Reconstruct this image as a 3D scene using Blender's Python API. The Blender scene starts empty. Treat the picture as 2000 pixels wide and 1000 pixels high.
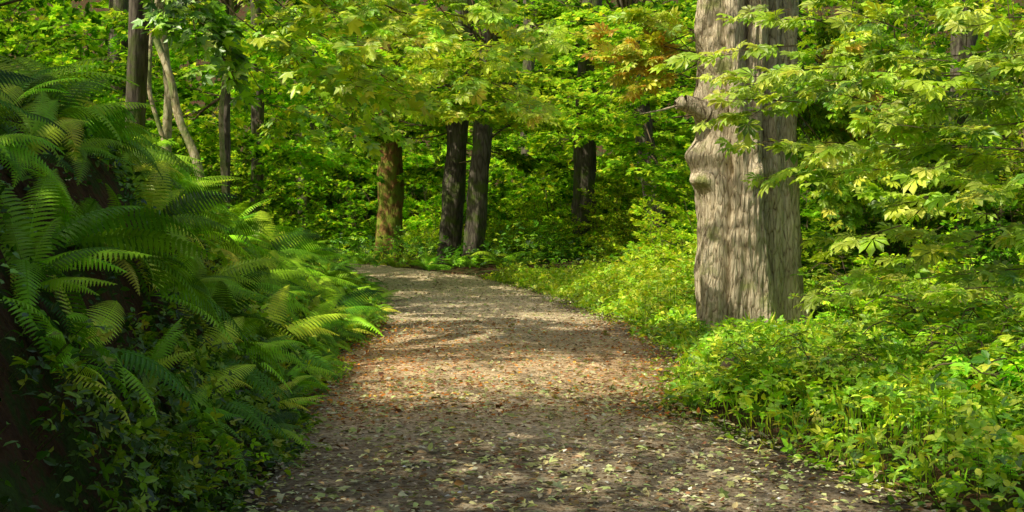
import bpy, math, numpy as np
from mathutils import noise as mnoise, Vector
rng = np.random.default_rng(11)
scene = bpy.context.scene
COL = scene.collection
UP = np.array([0., 0., 1.])

# ---------------------------------------------------------------- helpers
def nrm(v):
    return v / np.maximum(np.linalg.norm(v, axis=-1, keepdims=True), 1e-9)
def sst(x):
    x = np.clip(x, 0, 1); return x * x * (3 - 2 * x)
_w = np.random.default_rng(5)
_K = _w.normal(0, 1, (18, 2)); _K = _K / np.linalg.norm(_K, axis=1, keepdims=True) * _w.uniform(.5, 1.6, (18, 1)); _P = _w.uniform(0, 6.28, 18)
def wn(x, y, s=1.0):
    x = np.asarray(x, float); y = np.asarray(y, float)
    r = 0
    for i in range(18):
        r = r + np.sin((_K[i, 0] * x + _K[i, 1] * y) * s + _P[i])
    return r / 4.2

PY = np.array([-12, 0, 7, 9.5, 12, 16.5, 20.2, 26, 30.7, 37, 42, 46, 52, 60.])
PL = np.array([-1.3, -1.35, -1.55, -1.6, -1.8, -2.15, -2.0, -2.5, -3.0, -4.1, -7.5, -12, -20, -32.])
PR = np.array([2.8, 2.7, 2.5, 1.95, 1.3, 1.9, 2.0, 1.25, .8, -.9, -4., -7.6, -14.5, -26.])
def Lx(y): return np.interp(y, PY, PL)
def Rx(y): return np.interp(y, PY, PR)

def H(x, y):
    x = np.asarray(x, float); y = np.asarray(y, float)
    u = Lx(y) - x
    hb = np.interp(y, [0, 9, 13, 20, 27, 36, 44], [2.3, 2.25, 2.0, 1.3, .85, .45, .25])
    wb = np.interp(y, [0, 12, 20, 40], [1.5, 1.7, 2.0, 2.5])
    bank = hb * sst((u + .05) / wb) + .14 * np.maximum(u - wb, 0) * np.clip(hb, .3, 1)
    bank = np.minimum(bank, 4.5)
    u2 = x - Rx(y)
    right = .04 * sst(u2 / 1.5) + .10 * np.maximum(u2 - 3, 0)
    right = np.minimum(right, 2.2) * sst((44 - y) / 8 + .5)
    rise = .30 * sst((y - 30) / 14) * sst((3.5 - x) / 5 + .4)
    hill = 34 * sst((y - 72) / 60)
    off = np.maximum(np.maximum(u, u2), 0)
    rough = .05 * wn(x, y, 2.3) * np.clip(off, 0, 1) * np.where(u2 > 0, .4, 1) + .012 * wn(x, y, 1.1)
    return bank + np.where(u2 > 0, right, 0) + rise + hill + rough

class MB:
    """accumulates geometry (vertices, loops, face sizes, colours, material index)"""
    def __init__(s): s.v=[]; s.l=[]; s.n=[]; s.c=[]; s.m=[]; s.k=0
    def add(s, V, loops, sizes, C, mi=0):
        s.v.append(V); s.l.append(np.asarray(loops) + s.k); s.n.append(np.asarray(sizes)); s.c.append(np.broadcast_to(C, (len(V), 3)))
        s.m.append(np.full(len(sizes), mi)); s.k += len(V)
    def inst(s, T, pos, R, sc, col, mi=0):
        V, loops, sizes = T
        N = len(pos)
        if N == 0: return
        if np.ndim(sc) == 0: sc = np.full(N, sc)
        W = np.einsum('nij,kj->nki', R, V) * sc[:, None, None] + pos[:, None, :]
        k = len(V)
        L = (loops[None, :] + (np.arange(N) * k)[:, None]).ravel()
        s.add(W.reshape(-1, 3), L, np.tile(sizes, N), np.repeat(col, k, axis=0), mi)
    def mesh(s, name, mats, smooth=False):
        V = np.concatenate(s.v); L = np.concatenate(s.l).astype(np.int32); n = np.concatenate(s.n).astype(np.int32)
        me = bpy.data.meshes.new(name)
        me.vertices.add(len(V)); me.vertices.foreach_set("co", V.astype(np.float32).ravel())
        me.loops.add(len(L)); me.loops.foreach_set("vertex_index", L)
        me.polygons.add(len(n)); st = np.concatenate([[0], np.cumsum(n)[:-1]]).astype(np.int32)
        me.polygons.foreach_set("loop_start", st)
        try: me.polygons.foreach_set("loop_total", n)
        except Exception: pass
        me.polygons.foreach_set("material_index", np.concatenate(s.m).astype(np.int32))
        me.polygons.foreach_set("use_smooth", np.full(len(n), smooth))
        me.update(calc_edges=True)
        a = me.attributes.new("tint", 'FLOAT_COLOR', 'POINT')
        C = np.concatenate(s.c); C4 = np.ones((len(C), 4), np.float32); C4[:, :3] = C
        a.data.foreach_set("color", C4.ravel())
        for m in mats: me.materials.append(m)
        return me

def frames(D, U):
    Y = nrm(D); Z = nrm(U - (U * Y).sum(-1, keepdims=True) * Y); X = np.cross(Y, Z)
    return np.stack([X, Y, Z], axis=-1)

def tmpl(V, F):
    return (np.array(V, float), np.array([i for f in F for i in f]), np.array([len(f) for f in F]))

# leaf templates (length 1 along +Y, normal +Z)
T_OV = tmpl([(0,0,0),(0,.42,-.02),(0,1,-.16),(-.27,.28,.07),(-.23,.66,.02),(.27,.28,.07),(.23,.66,.02)],
            [(0,3,4,1),(1,4,2),(0,1,6,5),(1,2,6)])
T_RH = tmpl([(0,0,0),(-.34,.45,.05),(0,1,-.12),(.34,.45,.05)], [(0,1,2),(0,2,3)][::-1])
def maple():
    V=[(0,0,0)]; an=[-112,-55,0,55,112]; ln=[.5,.82,1.,.82,.5]; F=[]
    pts=[]
    for i,a in enumerate(an):
        if i==0: pts.append((-140,.22))
        pts.append((a-13 ,ln[i]*.72)); pts.append((a,ln[i])); pts.append((a+13,ln[i]*.72))
        pts.append((a+27.5 if i<4 else 140,.42 if i<4 else .22))
    for a,r in pts:
        a=math.radians(a); x=r*math.sin(a); y=r*math.cos(a)+.18
        V.append((x,y,-.18*(x*x)-.1*y*y+.05*abs(x)))
    for i in range(5):
        b=1+i*4
        F.append((0,b,b+1,b+2)); F.append((0,b+2,b+3,b+4))
    return tmpl(V,F)
T_MA = maple()
def maple_lo():
    V=[(0,0,0)]; F=[]
    pts=[(-140,.2),(-105,.6),(-80,.42),(-50,.85),(-26,.48),(0,1),(26,.48),(50,.85),(80,.42),(105,.6),(140,.2)]
    for a,r in pts:
        a=math.radians(a); x=r*math.sin(a); y=r*math.cos(a)+.15
        V.append((x,y,-.2*x*x-.1*y*y))
    for i in range(5): F.append((0,1+2*i,2+2*i,3+2*i))
    return tmpl(V,F)
T_ML = maple_lo()
def palm(n=7, spread=105):
    V=[];F=[]
    for i in range(n):
        a=math.radians(-spread+2*spread*i/(n-1)); l=1-.42*abs(i-(n-1)/2)/((n-1)/2)
        b=len(V); c,s=math.cos(a),math.sin(a)
        for (x,y,z) in [(0,.03,0),(0,.62,-.03),(0,1,-.13),(-.07,.35,.02),(-.19,.72,.01),(.07,.35,.02),(.19,.72,.01)]:
            y*=l; x*=l; z=z-.06*y*y
            V.append((x*c+y*s, -x*s+y*c, z))
        F+= [(b,b+3,b+4,b+1),(b+1,b+4,b+2),(b,b+1,b+6,b+5),(b+1,b+2,b+6)]
    return tmpl(V,F)
T_PA = palm(7); T_P5 = palm(5, 80)
def combine(T, places):
    V=[];L=[];S=[];k=0
    for (a,s,ox,oy) in places:
        a=math.radians(a); c,sn=math.cos(a),math.sin(a); W=T[0]*s
        V.append(np.stack([W[:,0]*c+W[:,1]*sn+ox, -W[:,0]*sn+W[:,1]*c+oy, W[:,2]],1)); L.append(T[1]+k); S.append(T[2]); k+=len(W)
    return (np.concatenate(V),np.concatenate(L),np.concatenate(S))
T_TRI = combine(T_OV, [(0,.62,0,.38),(-72,.5,0,.3),(72,.5,0,.3)])
T_PIN = combine(T_OV, [(0,.4,0,.62),(-60,.36,0,.52),(60,.36,0,.52),(-68,.34,0,.26),(68,.34,0,.26)])

def palette(n, cols, w, jit=.2, r=rng):
    c = np.array(cols)[r.choice(len(cols), n, p=np.array(w)/sum(w))]
    return np.clip(c * np.exp(r.normal(0, jit, (n, 1))) * np.exp(r.normal(0, .06, (n, 3))),0,.86)

G_DK=(.05,.14,.010); G_MD=(.14,.33,.014); G_LT=(.34,.61,.022); G_YL=(.60,.76,.04); G_Y=(.80,.72,.06); G_OR=(.86,.50,.06); G_FR=(.42,.68,.03); G_PL=(.62,.80,.09)
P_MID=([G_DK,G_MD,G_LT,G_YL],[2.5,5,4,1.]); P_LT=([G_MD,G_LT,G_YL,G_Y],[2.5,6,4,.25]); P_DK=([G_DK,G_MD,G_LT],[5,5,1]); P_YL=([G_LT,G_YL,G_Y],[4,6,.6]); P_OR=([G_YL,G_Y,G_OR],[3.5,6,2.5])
P_FR=([G_MD,G_FR,G_PL,G_YL],[1.2,6,4,1.5]); P_BG=([G_DK,G_MD,G_LT,G_YL],[3,5,5,1.8])

def tubes(mb, A, B, ra, rb, n=3, col=(.12,.09,.06), mi=1):
    A=np.asarray(A,float);B=np.asarray(B,float);N=len(A)
    if N==0: return
    ra=np.broadcast_to(ra,(N,));rb=np.broadcast_to(rb,(N,))
    d=nrm(B-A); ref=np.where(np.abs(d[:,2:3])>.9,np.array([[1.,0,0]]),np.array([[0,0,1.]]))
    X=nrm(np.cross(d,ref)); Y=np.cross(d,X)
    a=np.arange(n)*2*np.pi/n
    ring=np.cos(a)[None,:,None]*X[:,None,:]+np.sin(a)[None,:,None]*Y[:,None,:]
    V=np.concatenate([A[:,None]+ring*ra[:,None,None],B[:,None]+ring*rb[:,None,None]],1)
    f=[]
    for i in range(n): f+= [i,(i+1)%n,n+(i+1)%n,n+i]
    L=(np.array(f)[None]+(np.arange(N)*2*n)[:,None]).ravel()
    mb.add(V.reshape(-1,3),L,np.full(N*n,4),np.array(col),mi)

def sprays(mbl, mbw, O, D, L, nper, T, scale, pal, droop=.15, keep=None, leafdown=.2, width=.45, jit=.35, twigs=True, r=rng, tilt=.35, nb=(0,0,0)):
    O=np.asarray(O,float); D=nrm(np.asarray(D,float)); L=np.asarray(L,float); S=len(O)
    i=np.repeat(np.arange(S),nper); n=len(i)
    t=r.uniform(.08,1,n)**.8; sd=np.where(r.random(n)<.5,-1.,1.)
    side=nrm(np.cross(D,UP)); sv=nrm(D[i]*.6+side[i]*sd[:,None]*.85)
    q=r.random(n)**.8; sl=L[i]*width*(1-t*.65)*q
    pos=O[i]+D[i]*(L[i]*t)[:,None]+sv*sl[:,None]
    pos[:,2]+=-droop*L[i]*t*t-.25*droop*sl*sl/np.maximum(L[i],.1)+r.normal(0,.03,n)*L[i]
    ld=nrm(sv*.7+D[i]*.5+r.normal(0,jit,(n,3)))-UP*leafdown
    nu=UP+r.normal(0,tilt,(n,3))+np.array(nb)
    sc=scale*r.uniform(.6,1.2,n)
    if keep is not None:
        k=keep(pos); pos,ld,nu,sc=pos[k],ld[k],nu[k],sc[k]
    mbl.inst(T,pos,frames(ld,nu),sc,palette(len(pos),*pal,r=r),0)
    if twigs and mbw is not None:
        ts=np.linspace(0,1,5)
        for a,b in zip(ts[:-1],ts[1:]):
            PA=O+D*(L*a)[:,None]; PA=PA-UP*(droop*L*a*a)[:,None]
            PB=O+D*(L*b)[:,None]; PB=PB-UP*(droop*L*b*b)[:,None]
            tubes(mbw,PA,PB,L*.008*(1.15-a),L*.008*(1.15-b))
        for a in (.2,.4,.6,.8):
            for s_ in (-1,1):
                PA=O+D*(L*a)[:,None]-UP*(droop*L*a*a)[:,None]
                PB=PA+nrm(D*.6+side*s_*.85)*(L*width*(1-a*.65)*.85)[:,None]
                tubes(mbw,PA,PB,L*.004,L*.002)

def limb_sprays(mbl, mbw, A, B, r0, nspray, Ls, nper, T, scale, pal, sag=.0, keep=None, t0=.3, r=rng, vert=.18, **kw):
    """curved limb A->B with leafy sprays along it"""
    A=np.array(A,float);B=np.array(B,float);ln=np.linalg.norm(B-A)
    bend=r.normal(0,.06*ln,3)
    f=lambda t:A+(B-A)*t+UP*sag*4*t*(1-t)+bend*math.sin(math.pi*t)
    ts=np.linspace(0,1,9);P=np.array([f(t) for t in ts])
    rr=r0*(1.08-ts)
    tubes(mbw,P[:-1],P[1:],rr[:-1],rr[1:],n=6)
    tt=np.sort(r.uniform(t0,1,nspray)); tt[-1]=1
    O=np.array([f(t) for t in tt]); dl=nrm(B-A); h=nrm(np.cross(dl,UP))
    sg=np.where(np.arange(nspray)%2==0,1,-1)*r.uniform(.3,1.1,nspray)
    D=dl+h*sg[:,None]+UP*r.normal(.0,vert,nspray)[:,None]; D[:,2]*=.6
    sprays(mbl,mbw,O,D,Ls*r.uniform(.7,1.15,nspray),nper,T,scale,pal,keep=keep,r=r,**kw)

# ---------------------------------------------------------------- materials
def newmat(name):
    m=bpy.data.materials.new(name); m.use_nodes=True; nt=m.node_tree; nt.nodes.clear()
    return m,nt,nt.nodes,nt.links
def ramp(N,stops):
    r=N.new("ShaderNodeValToRGB"); e=r.color_ramp.elements
    while len(e)<len(stops): e.new(.5)
    for x,(p,c) in zip(e,stops): x.position=p; x.color=(*c,1)
    return r
def leafmat(name, trans=.42, gloss=0., rough=.4, vary=0., tm_=(1.4,1.25,.5)):
    m,nt,N,K=newmat(name)
    at=N.new("ShaderNodeAttribute"); at.attribute_name="tint"
    oi=N.new("ShaderNodeObjectInfo")
    mo=N.new("ShaderNodeMapRange"); mo.inputs["To Min"].default_value=.75; mo.inputs["To Max"].default_value=1.2; K.new(oi.outputs["Random"],mo.inputs["Value"])
    val=mo.outputs[0]
    if vary:
        geo=N.new("ShaderNodeNewGeometry")
        no=N.new("ShaderNodeTexNoise"); no.inputs["Scale"].default_value=1.3; no.inputs["Detail"].default_value=1
        K.new(geo.outputs["Position"],no.inputs["Vector"])
        mr=N.new("ShaderNodeMapRange"); mr.inputs["From Min"].default_value=.3; mr.inputs["From Max"].default_value=.7
        mr.inputs["To Min"].default_value=1-vary; mr.inputs["To Max"].default_value=1+vary
        K.new(no.outputs["Fac"],mr.inputs["Value"])
        mu=N.new("ShaderNodeMath"); mu.operation='MULTIPLY'; K.new(mr.outputs[0],mu.inputs[0]); K.new(mo.outputs[0],mu.inputs[1]); val=mu.outputs[0]
    hs=N.new("ShaderNodeHueSaturation"); K.new(at.outputs["Color"],hs.inputs["Color"]); K.new(val,hs.inputs["Value"])
    mh=N.new("ShaderNodeMapRange"); mh.inputs["To Min"].default_value=.49; mh.inputs["To Max"].default_value=.512; K.new(oi.outputs["Random"],mh.inputs["Value"]); K.new(mh.outputs[0],hs.inputs["Hue"])
    p=N.new("ShaderNodeBsdfDiffuse"); K.new(hs.outputs[0],p.inputs["Color"])
    tc=N.new("ShaderNodeMix"); tc.data_type='RGBA'; tc.blend_type='MULTIPLY'; tc.inputs[0].default_value=1
    K.new(hs.outputs[0],tc.inputs[6]); tc.inputs[7].default_value=(*tm_,1)
    tr=N.new("ShaderNodeBsdfTranslucent"); K.new(tc.outputs[2],tr.inputs["Color"])
    mx=N.new("ShaderNodeMixShader"); mx.inputs[0].default_value=trans
    K.new(p.outputs[0],mx.inputs[1]); K.new(tr.outputs[0],mx.inputs[2]); out=mx.outputs[0]
    if gloss:
        gl=N.new("ShaderNodeBsdfGlossy"); gl.inputs["Roughness"].default_value=rough; gl.inputs["Color"].default_value=(.9,.9,.8,1)
        fr=N.new("ShaderNodeLayerWeight"); fr.inputs[0].default_value=.25
        mm=N.new("ShaderNodeMath"); mm.operation='MULTIPLY_ADD'; mm.inputs[1].default_value=gloss*2; mm.inputs[2].default_value=gloss; K.new(fr.outputs["Fresnel"],mm.inputs[0])
        m2=N.new("ShaderNodeMixShader"); K.new(mm.outputs[0],m2.inputs[0]); K.new(out,m2.inputs[1]); K.new(gl.outputs[0],m2.inputs[2]); out=m2.outputs[0]
    o=N.new("ShaderNodeOutputMaterial"); K.new(out,o.inputs[0])
    return m
M_LEAF=leafmat("leaf_foliage",.42,tm_=(1.2,1.15,.5)); M_NEAR=leafmat("broad_leaf_foliage",.38,.03,.4,.2,(1.2,1.15,.5)); M_FERN=leafmat("fern_frond",.3,.02,.4,.3,(1.2,1.15,.5)); M_HERB=leafmat("herb_foliage",.38,.03,.45,.35,(1.2,1.15,.5)); M_IVY=leafmat("ivy_foliage",.25,.04,.4,0,(1.2,1.15,.5))
M_LIT=leafmat("leaf_litter",.08)

def barkmat(name, stops, sx=7, sz=1.1, bump=.6, moss=None, mossamt=.5, dist=.03, detail=9, vw=.35):
    m,nt,N,K=newmat(name)
    tc=N.new("ShaderNodeTexCoord"); mp=N.new("ShaderNodeMapping"); mp.inputs["Scale"].default_value=(sx,sx,sz); K.new(tc.outputs["Object"],mp.inputs[0])
    n1=N.new("ShaderNodeTexNoise"); n1.inputs["Scale"].default_value=1.6; n1.inputs["Detail"].default_value=detail; n1.inputs["Roughness"].default_value=.7; n1.inputs["Distortion"].default_value=.3; K.new(mp.outputs[0],n1.inputs[0])
    v=N.new("ShaderNodeTexVoronoi"); v.feature='DISTANCE_TO_EDGE'; v.inputs["Scale"].default_value=1.7
    ad=N.new("ShaderNodeMix"); ad.data_type='VECTOR'; ad.inputs[0].default_value=.25; K.new(mp.outputs[0],ad.inputs[4]); K.new(n1.outputs["Color"],ad.inputs[5]); K.new(ad.outputs[1],v.inputs[0])
    vr=N.new("ShaderNodeMapRange"); vr.inputs["From Max"].default_value=.18; K.new(v.outputs["Distance"],vr.inputs[0])
    h=N.new("ShaderNodeMath"); h.operation='MULTIPLY_ADD'; h.inputs[1].default_value=vw; K.new(vr.outputs[0],h.inputs[0]); K.new(n1.outputs["Fac"],h.inputs[2])
    r=ramp(N,stops); 
    h2=N.new("ShaderNodeMath"); h2.operation='MULTIPLY'; h2.inputs[1].default_value=.85*1.35/(1+vw); K.new(h.outputs[0],h2.inputs[0]); K.new(h2.outputs[0],r.inputs[0])
    big=N.new("ShaderNodeTexNoise"); big.inputs["Scale"].default_value=1.5; big.inputs["Detail"].default_value=4; K.new(tc.outputs["Object"],big.inputs[0])
    col=r.outputs[0]
    bm=N.new("ShaderNodeMapRange"); bm.inputs["From Min"].default_value=.3; bm.inputs["From Max"].default_value=.7; bm.inputs["To Min"].default_value=.70; bm.inputs["To Max"].default_value=1.18; K.new(big.outputs["Fac"],bm.inputs[0])
    hv=N.new("ShaderNodeHueSaturation"); K.new(col,hv.inputs["Color"]); K.new(bm.outputs[0],hv.inputs["Value"]); col=hv.outputs[0]
    if moss:
        mn=N.new("ShaderNodeTexNoise"); mn.inputs["Scale"].default_value=2.6; mn.inputs["Detail"].default_value=7; mn.inputs["Roughness"].default_value=.65; K.new(tc.outputs["Object"],mn.inputs[0])
        mr=N.new("ShaderNodeMapRange"); mr.inputs["From Min"].default_value=.62-mossamt*.35; mr.inputs["From Max"].default_value=.74-mossamt*.35; K.new(mn.outputs["Fac"],mr.inputs[0])
        mx=N.new("ShaderNodeMix"); mx.data_type='RGBA'; K.new(mr.outputs[0],mx.inputs[0]); K.new(col,mx.inputs[6]); mx.inputs[7].default_value=(*moss,1); col=mx.outputs[2]
    p=N.new("ShaderNodeBsdfPrincipled"); p.inputs["Roughness"].default_value=.9; p.inputs["Specular IOR Level"].default_value=.15; K.new(col,p.inputs["Base Color"])
    b=N.new("ShaderNodeBump"); b.inputs["Strength"].default_value=bump; b.inputs["Distance"].default_value=dist; K.new(h.outputs[0],b.inputs["Height"]); K.new(b.outputs[0],p.inputs["Normal"])
    o=N.new("ShaderNodeOutputMaterial"); K.new(p.outputs[0],o.inputs[0])
    return m
M_BIG=barkmat("pale_furrowed_bark",[(.33,(.085,.06,.033)),(.42,(.30,.235,.135)),(.53,(.52,.43,.265)),(.8,(.68,.59,.39))],15,3.4,1.,(.30,.31,.11),.2,.04,vw=.3)
M_DARK=barkmat("dark_bark",[(.2,(.03,.025,.018)),(.5,(.085,.07,.048)),(.85,(.18,.155,.11))],8,1.5,.7,(.09,.12,.025),.38)
M_MOSS=barkmat("mossy_bark",[(.2,(.07,.035,.018)),(.5,(.23,.11,.04)),(.85,(.36,.19,.065))],7,1.8,.8,(.22,.27,.03),.5)
M_PALE=barkmat("smooth_pale_bark",[(.3,(.16,.12,.06)),(.5,(.40,.34,.17)),(.85,(.58,.52,.32))],9,4,.5,(.22,.27,.08),.42)
def plainmat(name,c):
    m,nt,N,K=newmat(name); g=N.new("ShaderNodeNewGeometry"); a=N.new("ShaderNodeTexNoise"); a.inputs["Scale"].default_value=9; K.new(g.outputs["Position"],a.inputs[0])
    r=ramp(N,[(.3,tuple(v*.5 for v in c)),(.7,tuple(v*1.5 for v in c))]); K.new(a.outputs["Fac"],r.inputs[0]); d=N.new("ShaderNodeBsdfDiffuse"); K.new(r.outputs[0],d.inputs[0]); o=N.new("ShaderNodeOutputMaterial"); K.new(d.outputs[0],o.inputs[0]); return m
M_TWIG=plainmat("twig_bark",(.13,.10,.055)); M_POLE=plainmat("hazel_pole_bark",(.2,.15,.075))
M_STUMP=barkmat("weathered_stump_wood",[(.2,(.015,.01,.007)),(.5,(.06,.042,.025)),(.85,(.13,.10,.06))],9,4,.9,(.07,.1,.02),.4)

def groundmat():
    m,nt,N,K=newmat("woodland_soil")
    g=N.new("ShaderNodeNewGeometry")
    a=N.new("ShaderNodeTexNoise"); a.inputs["Scale"].default_value=3; a.inputs["Detail"].default_value=10; a.inputs["Roughness"].default_value=.7; K.new(g.outputs["Position"],a.inputs[0])
    r=ramp(N,[(.3,(.03,.017,.009)),(.48,(.10,.052,.024)),(.56,(.05,.075,.016)),(.8,(.09,.16,.025))]); K.new(a.outputs["Fac"],r.inputs[0])
    p=N.new("ShaderNodeBsdfPrincipled"); p.inputs["Roughness"].default_value=.95; p.inputs["Specular IOR Level"].default_value=.1; K.new(r.outputs[0],p.inputs["Base Color"])
    c=N.new("ShaderNodeTexNoise"); c.inputs["Scale"].default_value=14; c.inputs["Detail"].default_value=8; K.new(g.outputs["Position"],c.inputs[0])
    b=N.new("ShaderNodeBump"); b.inputs["Strength"].default_value=1.; b.inputs["Distance"].default_value=.12; K.new(c.outputs["Fac"],b.inputs["Height"]); K.new(b.outputs[0],p.inputs["Normal"])
    o=N.new("ShaderNodeOutputMaterial"); K.new(p.outputs[0],o.inputs[0]); return m
def pathmat():
    m,nt,N,K=newmat("trodden_path_earth")
    g=N.new("ShaderNodeNewGeometry")
    def noi(s,d,ro=.6):
        a=N.new("ShaderNodeTexNoise"); a.inputs["Scale"].default_value=s; a.inputs["Detail"].default_value=d; a.inputs["Roughness"].default_value=ro; K.new(g.outputs["Position"],a.inputs[0]); return a
    a=noi(.9,5); b=noi(20,9,.8); v=N.new("ShaderNodeTexVoronoi"); v.inputs["Scale"].default_value=42; K.new(g.outputs["Position"],v.inputs[0])
    r=ramp(N,[(.38,(.14,.09,.045)),(.45,(.48,.36,.21)),(.52,(.80,.67,.46)),(.66,(.92,.83,.63))]); K.new(b.outputs["Fac"],r.inputs[0])
    mr=N.new("ShaderNodeMapRange"); mr.inputs["From Min"].default_value=.3; mr.inputs["From Max"].default_value=.7; mr.inputs["To Min"].default_value=.76; mr.inputs["To Max"].default_value=1.14; K.new(a.outputs["Fac"],mr.inputs[0])
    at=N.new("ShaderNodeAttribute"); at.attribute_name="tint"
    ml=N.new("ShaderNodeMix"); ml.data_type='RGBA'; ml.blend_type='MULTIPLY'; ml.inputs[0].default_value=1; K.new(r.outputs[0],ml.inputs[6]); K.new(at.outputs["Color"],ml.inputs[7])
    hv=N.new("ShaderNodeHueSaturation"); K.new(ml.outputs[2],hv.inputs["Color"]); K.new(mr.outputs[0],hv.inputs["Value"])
    p=N.new("ShaderNodeBsdfPrincipled"); p.inputs["Roughness"].default_value=.9; p.inputs["Specular IOR Level"].default_value=.12; K.new(hv.outputs[0],p.inputs["Base Color"])
    ad=N.new("ShaderNodeMath"); ad.operation='MULTIPLY_ADD'; ad.inputs[1].default_value=-.5; K.new(v.outputs["Distance"],ad.inputs[0]); K.new(b.outputs["Fac"],ad.inputs[2])
    bu=N.new("ShaderNodeBump"); bu.inputs["Strength"].default_value=.7; bu.inputs["Distance"].default_value=.028; K.new(ad.outputs[0],bu.inputs["Height"]); K.new(bu.outputs[0],p.inputs["Normal"])
    o=N.new("ShaderNodeOutputMaterial"); K.new(p.outputs[0],o.inputs[0]); return m
M_GR=groundmat(); M_PATH=pathmat()

# ---------------------------------------------------------------- object helpers
def obj(name, me, parent=None, loc=(0,0,0)):
    o=bpy.data.objects.new(name, me); COL.objects.link(o); o.location=loc
    if parent: o.parent=parent
    return o
def thing(name,label,cat,parts,loc=(0,0,0),rot=(0,0,0),sc=1.,group=None):
    e=bpy.data.objects.new(name,None); COL.objects.link(e); e.empty_display_size=.2
    e.location=loc; e.rotation_euler=rot; e.scale=(sc,sc,sc) if np.ndim(sc)==0 else sc
    e["label"]=label; e["category"]=cat
    if group: e["group"]=group
    for pn,me in parts: obj(pn,me,e)
    return e
def single(name,label,cat,me,loc=(0,0,0),rot=(0,0,0),sc=1.,group=None):
    o=obj(name,me); o.location=loc; o.rotation_euler=rot; o.scale=(sc,)*3
    o["label"]=label; o["category"]=cat
    if group: o["group"]=group
    return o
def stuff(name,label,me,cat="plants"):
    o=obj(name,me); o["kind"]="stuff"; o["label"]=label; o["category"]=cat; return o

# ---------------------------------------------------------------- terrain + path
def grid_mesh(name,X,Y,Z,mat,C=None):
    ny,nx=X.shape; mb=MB()
    V=np.stack([X,Y,Z],-1).reshape(-1,3)
    i=np.arange((ny-1)*(nx-1)); r_=i//(nx-1); c_=i%(nx-1); b=r_*nx+c_
    L=np.stack([b,b+1,b+nx+1,b+nx],1).ravel()
    mb.add(V,L,np.full(len(i),4),np.ones(3) if C is None else C.reshape(-1,3))
    return mb.mesh(name,[mat],True)
gx=np.concatenate([np.linspace(-140,-20,18)[:-1],np.linspace(-20,-6,36)[:-1],np.linspace(-6,6,150)[:-1],np.linspace(6,20,36)[:-1],np.linspace(20,140,18)])
gy=np.concatenate([np.linspace(-60,-8,14)[:-1],np.linspace(-8,36,300)[:-1],np.linspace(36,70,100)[:-1],np.linspace(70,200,40)])
X,Y=np.meshgrid(gx,gy); Z=H(X,Y)
ins=np.minimum(X-Lx(Y),Rx(Y)-X); Z=Z-.06*sst((ins+.0)/.25)
g=obj("ground",grid_mesh("ground",X,Y,Z,M_GR)); g["kind"]="structure"
py=np.linspace(-10,54,700); s=np.linspace(0,1,40)
Yp=np.repeat(py[:,None],40,1)
wl=Lx(py)-.12+.10*wn(py,py*0,2.2); wr=Rx(py)+.12+.12*wn(py,py*0+9,2.0)
Xp=wl[:,None]*(1-s)+wr[:,None]*s
Zp=H(Xp,Yp)+.006+.012*wn(Xp,Yp,5)+.03*(1-(2*s-1)**2)-.03*(np.abs(2*s-1)**6)
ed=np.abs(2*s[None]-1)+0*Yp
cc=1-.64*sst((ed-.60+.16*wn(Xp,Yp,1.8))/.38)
cc=cc*(1-.50*sst((11.4+.5*wn(Xp,Yp,1.2)-Yp)/2.5))      # canopy shade painted into the near path colour, darker towards the camera
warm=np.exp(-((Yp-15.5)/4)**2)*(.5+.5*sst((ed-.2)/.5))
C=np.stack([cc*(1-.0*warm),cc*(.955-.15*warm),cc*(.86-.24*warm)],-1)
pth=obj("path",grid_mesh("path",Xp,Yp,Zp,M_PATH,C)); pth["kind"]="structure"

# ---------------------------------------------------------------- sun geometry and canopy gaps
SUN=np.array([-.57,-.32,.76]); SUN/=np.linalg.norm(SUN)
def lit(x,y):
    n=wn(x,y,1.7)*.5+wn(x+31,y,.7)*.5
    p=np.full(x.shape,.07)
    p=np.where((y>11.2)&(y<15.8)&(x>-2.1),1.,p)
    p=np.where((y>15.8)&(y<20.2)&(x>-2.2),.55,p)
    p=np.where((y>10.5)&(y<31)&(x<=-1.7)&(x>-4.9),.96,p)
    p=np.where((y>20.2)&(y<30)&(x>-2.5),1.,p)
    p=np.where((x>1.8)&(y>8.8)&(y<24),1.,p)
    p=np.where((y>=30),.68,p)
    p=np.where((y<42)&(x<-4.9),.12,p)
    return np.clip(p+.42*n*(1-np.abs(2*p-1)*.8),0,1)
GUARD=[(3.24,19.3,.85,-.2,5.2,.98),(-3.72,43,.6,.3,4.,.8),(-1.9,42,.5,.5,3.5,.4),(-5.0,22,.5,1.2,5,.95),(-5.6,24,.5,1.5,5,.9),(1.75,19.4,.8,3.2,5.,.98),
       (.6,46,1.3,.2,3.4,.6),(3.8,44,1.,.2,3.4,.6),(-2.6,14.5,.9,0,1.8,.8),(-2.6,17,.9,0,1.6,.8),(-2.7,20,.9,0,1.6,.8),(-3,23,.9,0,1.6,.8)]
def guard(P):   # leaves dropped to let sun reach chosen trunks and bank spots
    k=np.ones(len(P),bool)
    for (gx_,gy_,r_,z0,z1,f) in GUARD:
        dx,dy=P[:,0]-gx_,P[:,1]-gy_; hs=math.hypot(SUN[0],SUN[1]); ux,uy=SUN[0]/hs,SUN[1]/hs
        al=dx*ux+dy*uy; ac=np.abs(dx*uy-dy*ux); zz=P[:,2]-al*SUN[2]/hs
        k&=~((al>.3)&(ac<r_)&(zz>z0)&(zz<z1)&(rng.random(len(P))<f))
    return k
def keep_canopy(P):  # unseen crown leaves culled to shape the sun patches below
    z=P[:,2]; x=P[:,0]-SUN[0]/SUN[2]*z; y=P[:,1]-SUN[1]/SUN[2]*z
    L_=lit(x,y)
    return ((L_<.5)|(rng.random(len(P))<.01))&guard(P)
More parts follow.
